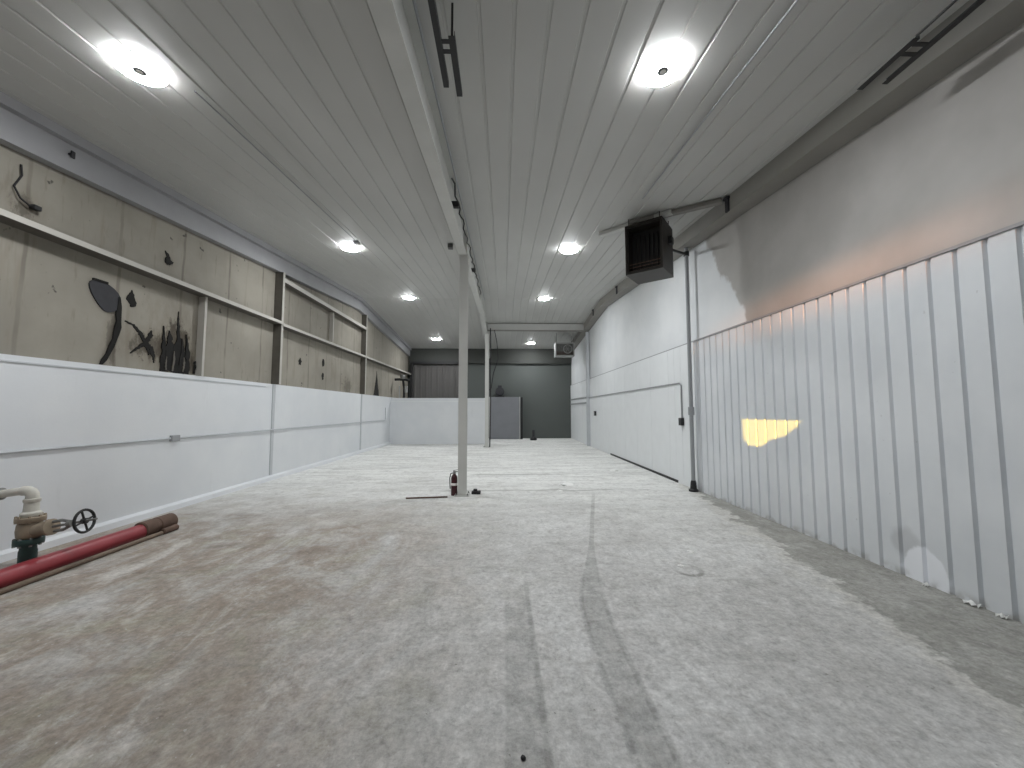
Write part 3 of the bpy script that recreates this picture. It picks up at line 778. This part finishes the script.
# elbow and horizontal pipe to the left
m = MB(); m.tube([(VX, VY, 0.655), (VX, VY, 0.69), (VX - 0.015, VY, 0.715), (VX - 0.05, VY, 0.73), (VX - 0.09, VY, 0.728)], 0.046, 16); m.build('elbow', M['cream'], t, True)
m = MB(); m.tube([(VX - 0.09, VY, 0.728), (VX - 0.30, VY - 0.02, 0.70)], 0.037, 16); m.build('outlet_pipe', M['cream'], t, True)
m = MB(); m.lathe([(0.04, 0), (0.058, 0.005), (0.058, 0.04), (0.04, 0.045)], (VX - 0.265, VY - 0.017, 0.705), (-1, -0.08, -0.12)); m.build('coupling', M['iron'], t, True)
m = MB(); m.tube([(VX - 0.30, VY - 0.02, 0.70), (XL - 0.02, VY - 0.03, 0.685)], 0.037, 16); m.build('wall_stub', M['cream'], t, True)

# ---- pipes lying on the floor
t = thing('red_pipe', 'long red pipe lying on the floor beside the left wall', 'pipe', (-4.17, 4.0, 0))
RP = 0.082
m = MB(); m.tube([(-4.16, 1.0, RP), (-4.22, 3.6, RP), (-4.24, 4.85, RP)], RP, 24); m.build('pipe', M['red'], t, True)
m = MB(); m.lathe([(0.082, 0), (0.094, 0.01), (0.094, 0.16), (0.086, 0.17), (0.086, 0.20), (0.094, 0.21), (0.094, 0.42), (0.07, 0.43)], (-4.238, 4.70, 0.094), (0, 1, 0)); m.build('brown_coupling', M['rust'], t, True)
t = thing('brown_pipe', 'thin brown pipe lying on the floor against the red pipe', 'pipe', (-4.06, 4.0, 0))
m = MB(); m.tube([(-4.045, 1.0, 0.024), (-4.09, 3.6, 0.024), (-4.105, 4.9, 0.024)], 0.024, 14); m.build('pipe', M['brownpipe'], t, True)
m = MB(); m.lathe([(0.024, 0), (0.036, 0.01), (0.036, 0.20), (0.024, 0.21)], (-4.098, 4.84, 0.036), (0, 1, 0)); m.build('coupling', M['rust'], t, True)

# ================================================================== AT THE FOOT OF THE NEAR COLUMN
EX, EY = -0.86, 6.93
t = thing('fire_extinguisher', 'red fire extinguisher standing left of the near column', 'fire extinguisher', (EX, EY, 0))
m = MB(); m.lathe([(0.05, 0.0), (0.056, 0.006), (0.056, 0.30), (0.05, 0.335), (0.028, 0.36), (0.022, 0.375)], (EX, EY, 0)); m.build('cylinder', M['extred'], t, True)
m = MB(); m.lathe([(0.0566, 0.175), (0.0572, 0.176), (0.0572, 0.215), (0.0566, 0.216)], (EX, EY, 0)); m.build('label_band', M['label'], t, True)
m = MB(); m.lathe([(0.022, 0.372), (0.026, 0.376), (0.026, 0.40), (0.018, 0.405)], (EX, EY, 0)); m.build('valve_head', M['iron'], t, True)
m = MB(); m.box(EX - 0.02, EX + 0.09, EY - 0.011, EY + 0.011, 0.405, 0.417, 0.002); m.build('carry_handle', M['black'], t)
m = MB(); m.hexa([(EX - 0.02, EY - .01, 0.425), (EX + 0.085, EY - .01, 0.445), (EX + 0.085, EY + .01, 0.445), (EX - 0.02, EY + .01, 0.425), (EX - 0.02, EY - .01, 0.433), (EX + 0.085, EY - .01, 0.453), (EX + 0.085, EY + .01, 0.453), (EX - 0.02, EY + .01, 0.433)]); m.build('lever', M['black'], t)
m = MB(); m.tube([(EX - 0.02, EY, 0.39), (EX - 0.06, EY - 0.02, 0.38), (EX - 0.075, EY - 0.03, 0.30), (EX - 0.07, EY - 0.03, 0.18), (EX - 0.065, EY - 0.03, 0.12)], 0.009, 8); m.build('hose', M['rubber'], t, True)

rope('red_rod', [(-1.64, 6.66, 0.013), (-0.95, 6.75, 0.013)], 0.013, M['rust'], 'thin dull red rod lying on the floor left of the extinguisher', 'rod')
t = thing('black_block', 'small black block on the floor right of the near column', 'block', (-0.47, 7.05, 0))
m = MB(); m.box(-0.56, -0.40, 6.98, 7.10, 0.0, 0.05, 0.012); m.build('base', M['rubber'], t)
m = MB(); m.box(-0.53, -0.46, 7.0, 7.08, 0.05, 0.085, 0.012); m.build('knob', M['rubber'], t)

# ================================================================== RIGHT WALL SERVICES
PX, PY = 3.53, 7.16
t = thing('riser_pipe', 'grey vertical pipe up the right wall where the ribbed sheets end', 'pipe', (PX, PY, 0))
m = MB(); m.tube([(PX, PY, 0.10), (PX, PY, roof(PY) - 0.252)], 0.036, 14); m.build('riser', M['greypipe'], t, True)
m = MB(); m.lathe([(0.037, 0), (0.055, 0.01), (0.055, 0.15), (0.037, 0.16)], (PX, PY, 1.40)); m.build('coupling', M['greypipe'], t, True)
m = MB(); m.lathe([(0.085, 0), (0.085, 0.03), (0.06, 0.05), (0.05, 0.16), (0.038, 0.20)], (PX, PY, 0)); m.build('black_foot', M['black'], t, True)
m = MB(); m.tube([(PX - 0.02, PY, 4.50), (3.25, 7.0, 4.49), (2.90, 6.70, 4.44)], 0.024, 12); m.build('branch_to_heater', M['black'], t, True)
m = MB(); m.lathe([(0.05, 0), (0.05, 0.08)], (PX, PY, 4.46)); m.build('tee', M['black'], t, True)

c = rope('wall_conduit', [(XR - 0.038, 16.1, 2.02), (XR - 0.038, 7.80, 2.05), (XR - 0.038, 7.72, 2.0), (XR - 0.038, 7.72, 1.33)], 0.016, M['greypipe'], 'grey conduit on the smooth right wall turning down to an outlet', 'conduit')
m = MB(); m.box(XR - 0.085, XR - 0.02, 7.66, 7.78, 1.19, 1.34, 0.008); m.build('outlet_box', M['black'], c)
t = thing('outlet_box', 'small dark outlet box far along the smooth right wall', 'outlet', (XR - 0.03, 15.0, 1.3))
m = MB(); m.box(XR - 0.09, XR - 0.02, 14.92, 15.08, 1.28, 1.46, 0.01); m.build('box', M['black'], t)
m = MB(); m.box(XR - 0.095, XR - 0.09, 14.95, 15.05, 1.31, 1.43, 0.001); m.build('cover', M['iron'], t)
m = MB(); m.box(XR - 0.05, XR - 0.02, 16.2, YB - 0.01, 1.78, 1.84); m.box(XR - 0.05, XR - 0.02, 16.2, YB - 0.01, 2.02, 2.07)
o = m.build('wall_rail', M['greypipe']); tag(o, 'double horizontal rail on the far end of the right wall', 'rail')
# corner post where the far right wall begins
m = MB(); m.box(XR - 0.14, XR - 0.02, 16.02, 16.16, 0, roof(16.1) - 0.33)
o = m.build('wall_post', M['palepipe']); tag(o, 'grey post against the far right wall under the header beam', 'post')
# clips along the right-hand rafter
for i, (y, lab) in enumerate(((5.55, 'dark upright clip on the right rafter before the brown heater'), (11.2, 'dark upright clip on the right rafter just beyond the brown heater'), (14.2, 'dark upright clip on the right rafter nearest the header beam'))):
    m = MB(); x = XR - 0.27; m.box(x - 0.01, x + 0.02, y - 0.035, y + 0.035, roof(y) - 0.25, roof(y) - 0.03); m.box(x - 0.03, x + 0.02, y - 0.05, y + 0.05, roof(y) - 0.06, roof(y) - 0.025)
    o = m.build('rafter_clip', M['slate']); tag(o, lab, 'clip', 'clips on the right rafter'); at_base(o, (x, y, roof(y) - 0.25))

# ---- brown unit heater, turned towards the middle of the hall
def heater(cx, cy, zb, w, d, h, ang, label, mh, mi, fan=False):
    t = thing('unit_heater', label, 'heater', (cx, cy, zb), 'heaters hung from the ceiling')
    R = Matrix.Rotation(ang, 4, 'Z'); T = Matrix.Translation((cx, cy, 0)) @ R

    def fin(m, name, mat, sm=False, par=t):
        m.bm.transform(T); return m.build(name, mat, par, sm)
    k = 0.025; f = -d / 2
    m = MB()                                          # open-fronted casing
    m.box(-w / 2, -w / 2 + k, f, d / 2, zb, zb + h); m.box(w / 2 - k, w / 2, f, d / 2, zb, zb + h)
    m.box(-w / 2 + k, w / 2 - k, f, d / 2, zb, zb + k); m.box(-w / 2 + k, w / 2 - k, f, d / 2, zb + h - k, zb + h)
    m.box(-w / 2 + k, w / 2 - k, d / 2 - k, d / 2, zb + k, zb + h - k)
    fin(m, 'casing', mh)
    m = MB(); e = 0.022
    m.box(-w / 2 + k, -w / 2 + k + e, f + 0.03, f + 0.05, zb + k, zb + h - k); m.box(w / 2 - k - e, w / 2 - k, f + 0.03, f + 0.05, zb + k, zb + h - k)
    m.box(-w / 2 + k + e, w / 2 - k - e, f + 0.03, f + 0.05, zb + h - k - e, zb + h - k); m.box(-w / 2 + k + e, w / 2 - k - e, f + 0.03, f + 0.05, zb + k, zb + k + e * 1.6)
    fin(m, 'front_frame', mh)
    m = MB(); m.box(-w / 2 + k, w / 2 - k, 0.0, 0.02, zb + k, zb + h - k); bk = fin(m, 'heat_exchanger', mi)
    for i in range(7):
        x = -w / 2 + 0.09 + (w - 0.18) * i / 6
        m = MB(); m.box(x - 0.012, x + 0.012, f + 0.26, 0.0, zb + 0.16, zb + h - 0.12); fin(m, 'fin', mi, par=bk)
    for i in range(3):
        z = zb + 0.06 + 0.055 * i
        m = MB(); m.hexa([(-w / 2 + k, f + 0.05, z), (w / 2 - k, f + 0.05, z), (w / 2 - k, f + 0.13, z + 0.04), (-w / 2 + k, f + 0.13, z + 0.04),
                          (-w / 2 + k, f + 0.05, z + 0.006), (w / 2 - k, f + 0.05, z + 0.006), (w / 2 - k, f + 0.13, z + 0.046), (-w / 2 + k, f + 0.13, z + 0.046)])
        fin(m, 'louvre', M['rust'] if not fan else mh)
    for sx in (-1, 1):
        for sy in (-1, 1):
            x, y = sx * (w / 2 - 0.05), sy * (d / 2 - 0.05)
            wy = (T @ Vector((x, y, 0))).y
            m = MB(); m.tube([(x, y, zb + h), (x, y, roof(wy) - 0.02)], 0.008, 6); fin(m, 'hanger_rod', M['black'])
    return t, fin


t, fin = heater(2.52, 6.42, 3.79, 0.62, 0.60, 0.86, -math.radians(39), 'dark brown unit heater hanging beside the grey riser pipe', M['heater'], M['heater_in'])
m = MB(); m.box(0.31, 0.37, 0.02, 0.14, 4.30, 4.42, 0.006); fin(m, 'gas_control', M['black'])
m = MB(); m.lathe([(0.07, 0.0), (0.07, 0.10), (0.05, 0.11)], (0.10, 0.1, 4.65)); fin(m, 'flue_collar', M['heater'], True)
# channels on the ceiling that carry the heater
for (xa, ya, xb, yb, lab) in ((1.84, 7.05, 2.75, 6.02, 'pale steel channel on the ceiling above the left of the brown heater'), (2.22, 6.5, 3.35, 5.62, 'grey steel channel on the ceiling from the brown heater to the right rafter')):
    dvec = Vector((xb - xa, yb - ya, 0)).normalized(); nv = Vector((-dvec.y, dvec.x, 0)) * 0.05
    ends = [(Vector((xa, ya, roof(ya) - 0.021)), ), (Vector((xb, yb, roof(yb) - 0.021)), )]
    m = MB(); A, B = ends[0][0], ends[1][0]; dz = Vector((0, 0, -0.06))
    m.hexa([A - nv + dz, B - nv + dz, B + nv + dz, A + nv + dz, A - nv, B - nv, B + nv, A + nv])
    o = m.build('ceiling_channel', M['steelw'] if xa < 2 else M['soffit']); tag(o, lab, 'channel', 'channels carrying the heater')

t, fin2 = heater(2.82, 17.6, 3.95, 0.86, 0.55, 0.62, 0.0, 'pale far heater hanging near the far end of the right wall', M['galv'], M['iron'])
m = MB(); m.ring((0.12, -0.29, 4.27), (0, 1, 0), 0.19, 0.018, 24, 6)
for k in range(3):
    m.tube([(0.12 + 0.19 * math.cos(a), -0.29, 4.27 + 0.19 * math.sin(a)) for a in (PI * k / 3, PI * k / 3 + PI)], 0.007, 6)
fin2(m, 'fan_guard', M['galv'], True)

# ================================================================== SMALL THINGS ON THE FLOOR
t = thing('pipe_stub', 'dark pipe stub on a round foot on the floor before the back wall', 'pipe', (1.52, 19.3, 0))
m = MB(); m.lathe([(0.15, 0), (0.17, 0.02), (0.17, 0.10), (0.10, 0.16), (0.07, 0.17)], (1.52, 19.3, 0)); m.build('foot', M['black'], t, True)
m = MB(); m.tube([(1.52, 19.3, 0.16), (1.52, 19.3, 0.50)], 0.06); m.build('stub', M['slate'], t, True)

def scrap(x, y, s, label, n=9, h=0.35):
    """crumpled sheet: a low irregular dome of facets"""
    m = MB(); bm = m.bm
    bmesh.ops.create_icosphere(bm, subdivisions=2, radius=s)
    for v in bm.verts:
        k = random.uniform(0.65, 1.25); v.co = Vector((v.co.x * k * 1.2, v.co.y * k, max(0.0, v.co.z * k * h)))
    bmesh.ops.translate(bm, vec=(x, y, 0.001), verts=bm.verts)
    o = m.build('paper_scrap', M['paper']); tag(o, label, 'scrap', 'white scraps on the floor'); return at_base(o, (x, y, 0))


scrap(1.28, 7.8, 0.11, 'crumpled white scrap far down the middle of the floor, the largest one')
scrap(1.06, 7.25, 0.05, 'small white scrap on the floor just before the largest scrap')
scrap(1.72, 3.79, 0.024, 'tiny white scrap inside the round stain on the floor')
scrap(1.99, 4.15, 0.035, 'small white scrap on the floor beyond the round stain')
scrap(2.75, 9.6, 0.09, 'white scrap on the floor near the dark gap strip')
for i, (y, s, lab) in enumerate(((2.80, 0.03, 'curled white paint flake at the foot of the ribbed wall nearest the camera'), (2.98, 0.05, 'larger white paint flake at the foot of the ribbed wall'), (3.30, 0.02, 'small white paint flake under the fresh paint patch'))):
    m = MB(); x = XR - 0.05
    m.loft([[(x - 0.012 + 0.012 * math.sin(k * 2.1), y + s * (k / 3 - 1), 0.004 + 0.018 * math.sin(k * 1.3) ** 2), (x + 0.028, y + s * (k / 3 - 1) + 0.01, 0.02 + 0.012 * math.cos(k * 1.7)),
             (x + 0.028, y + s * (k / 3 - 1) + 0.01, 0.023 + 0.012 * math.cos(k * 1.7)), (x - 0.012 + 0.012 * math.sin(k * 2.1), y + s * (k / 3 - 1), 0.008 + 0.018 * math.sin(k * 1.3) ** 2)] for k in range(7)])
    o = m.build('paint_flake', M['paper']); tag(o, lab, 'paint flake', 'paint flakes along the right wall'); at_base(o, (x, y, 0))
m = MB(); bmesh.ops.create_icosphere(m.bm, subdivisions=2, radius=0.012)
for v in m.bm.verts: v.co *= random.uniform(0.8, 1.15); v.co.z = max(-0.006, v.co.z * 0.7)
bmesh.ops.translate(m.bm, vec=(0.09, 1.76, 0.006), verts=m.bm.verts)
o = m.build('pebble', M['rubber']); tag(o, 'tiny black pebble on the tyre track nearest the camera', 'pebble'); at_base(o, (0.09, 1.76, 0))

# ================================================================== LIGHT FROM OUTSIDE, CAMERA, COLOUR
def sun(name, k, elev, energy, angle, col):
    L = bpy.data.lights.new(name, 'SUN'); L.energy = energy; L.angle = math.radians(angle); L.color = col
    o = bpy.data.objects.new(name, L); COL.objects.link(o)
    d = Vector((k, 1.0, -math.sqrt(1 + k * k) * math.tan(elev)))
    o.rotation_euler = d.to_track_quat('-Z', 'Y').to_euler(); o.location = (-2, -8, 4)


sun('low_sun', SUN_K, SUN_E, 10.0, 0.2, (1.0, 0.66, 0.08))
sun('added_glow_sun', GK, GE, 17.0, 3.5, (1.0, 0.40, 0.15))  # second sun added to cast the warm glow on the right wall

w = bpy.data.worlds.new('dusk'); SC.world = w; w.use_nodes = True
w.node_tree.nodes['Background'].inputs[0].default_value = (0.55, 0.65, 0.9, 1)
w.node_tree.nodes['Background'].inputs[1].default_value = 0.3

cd = bpy.data.cameras.new('camera'); cam = bpy.data.objects.new('camera', cd); COL.objects.link(cam)
cd.sensor_fit = 'HORIZONTAL'; cd.sensor_width = 36.0; cd.lens = F / 1024 * 36.0
cd.clip_start = 0.05; cd.clip_end = 200
cam.location = (0, 0, CAM_H); cam.rotation_euler = (PI / 2 + PITCH, 0, -YAW)
SC.camera = cam

vs = SC.view_settings; vs.view_transform = 'Standard'; vs.look = 'None'; vs.gamma = 1; vs.exposure = 0.0
vs.use_curve_mapping = False
SC.cycles.use_denoising = True
SC.cycles.max_bounces = 10; SC.cycles.diffuse_bounces = 6; SC.cycles.sample_clamp_indirect = 6.0
SC.cycles.caustics_reflective = False; SC.cycles.caustics_refractive = False
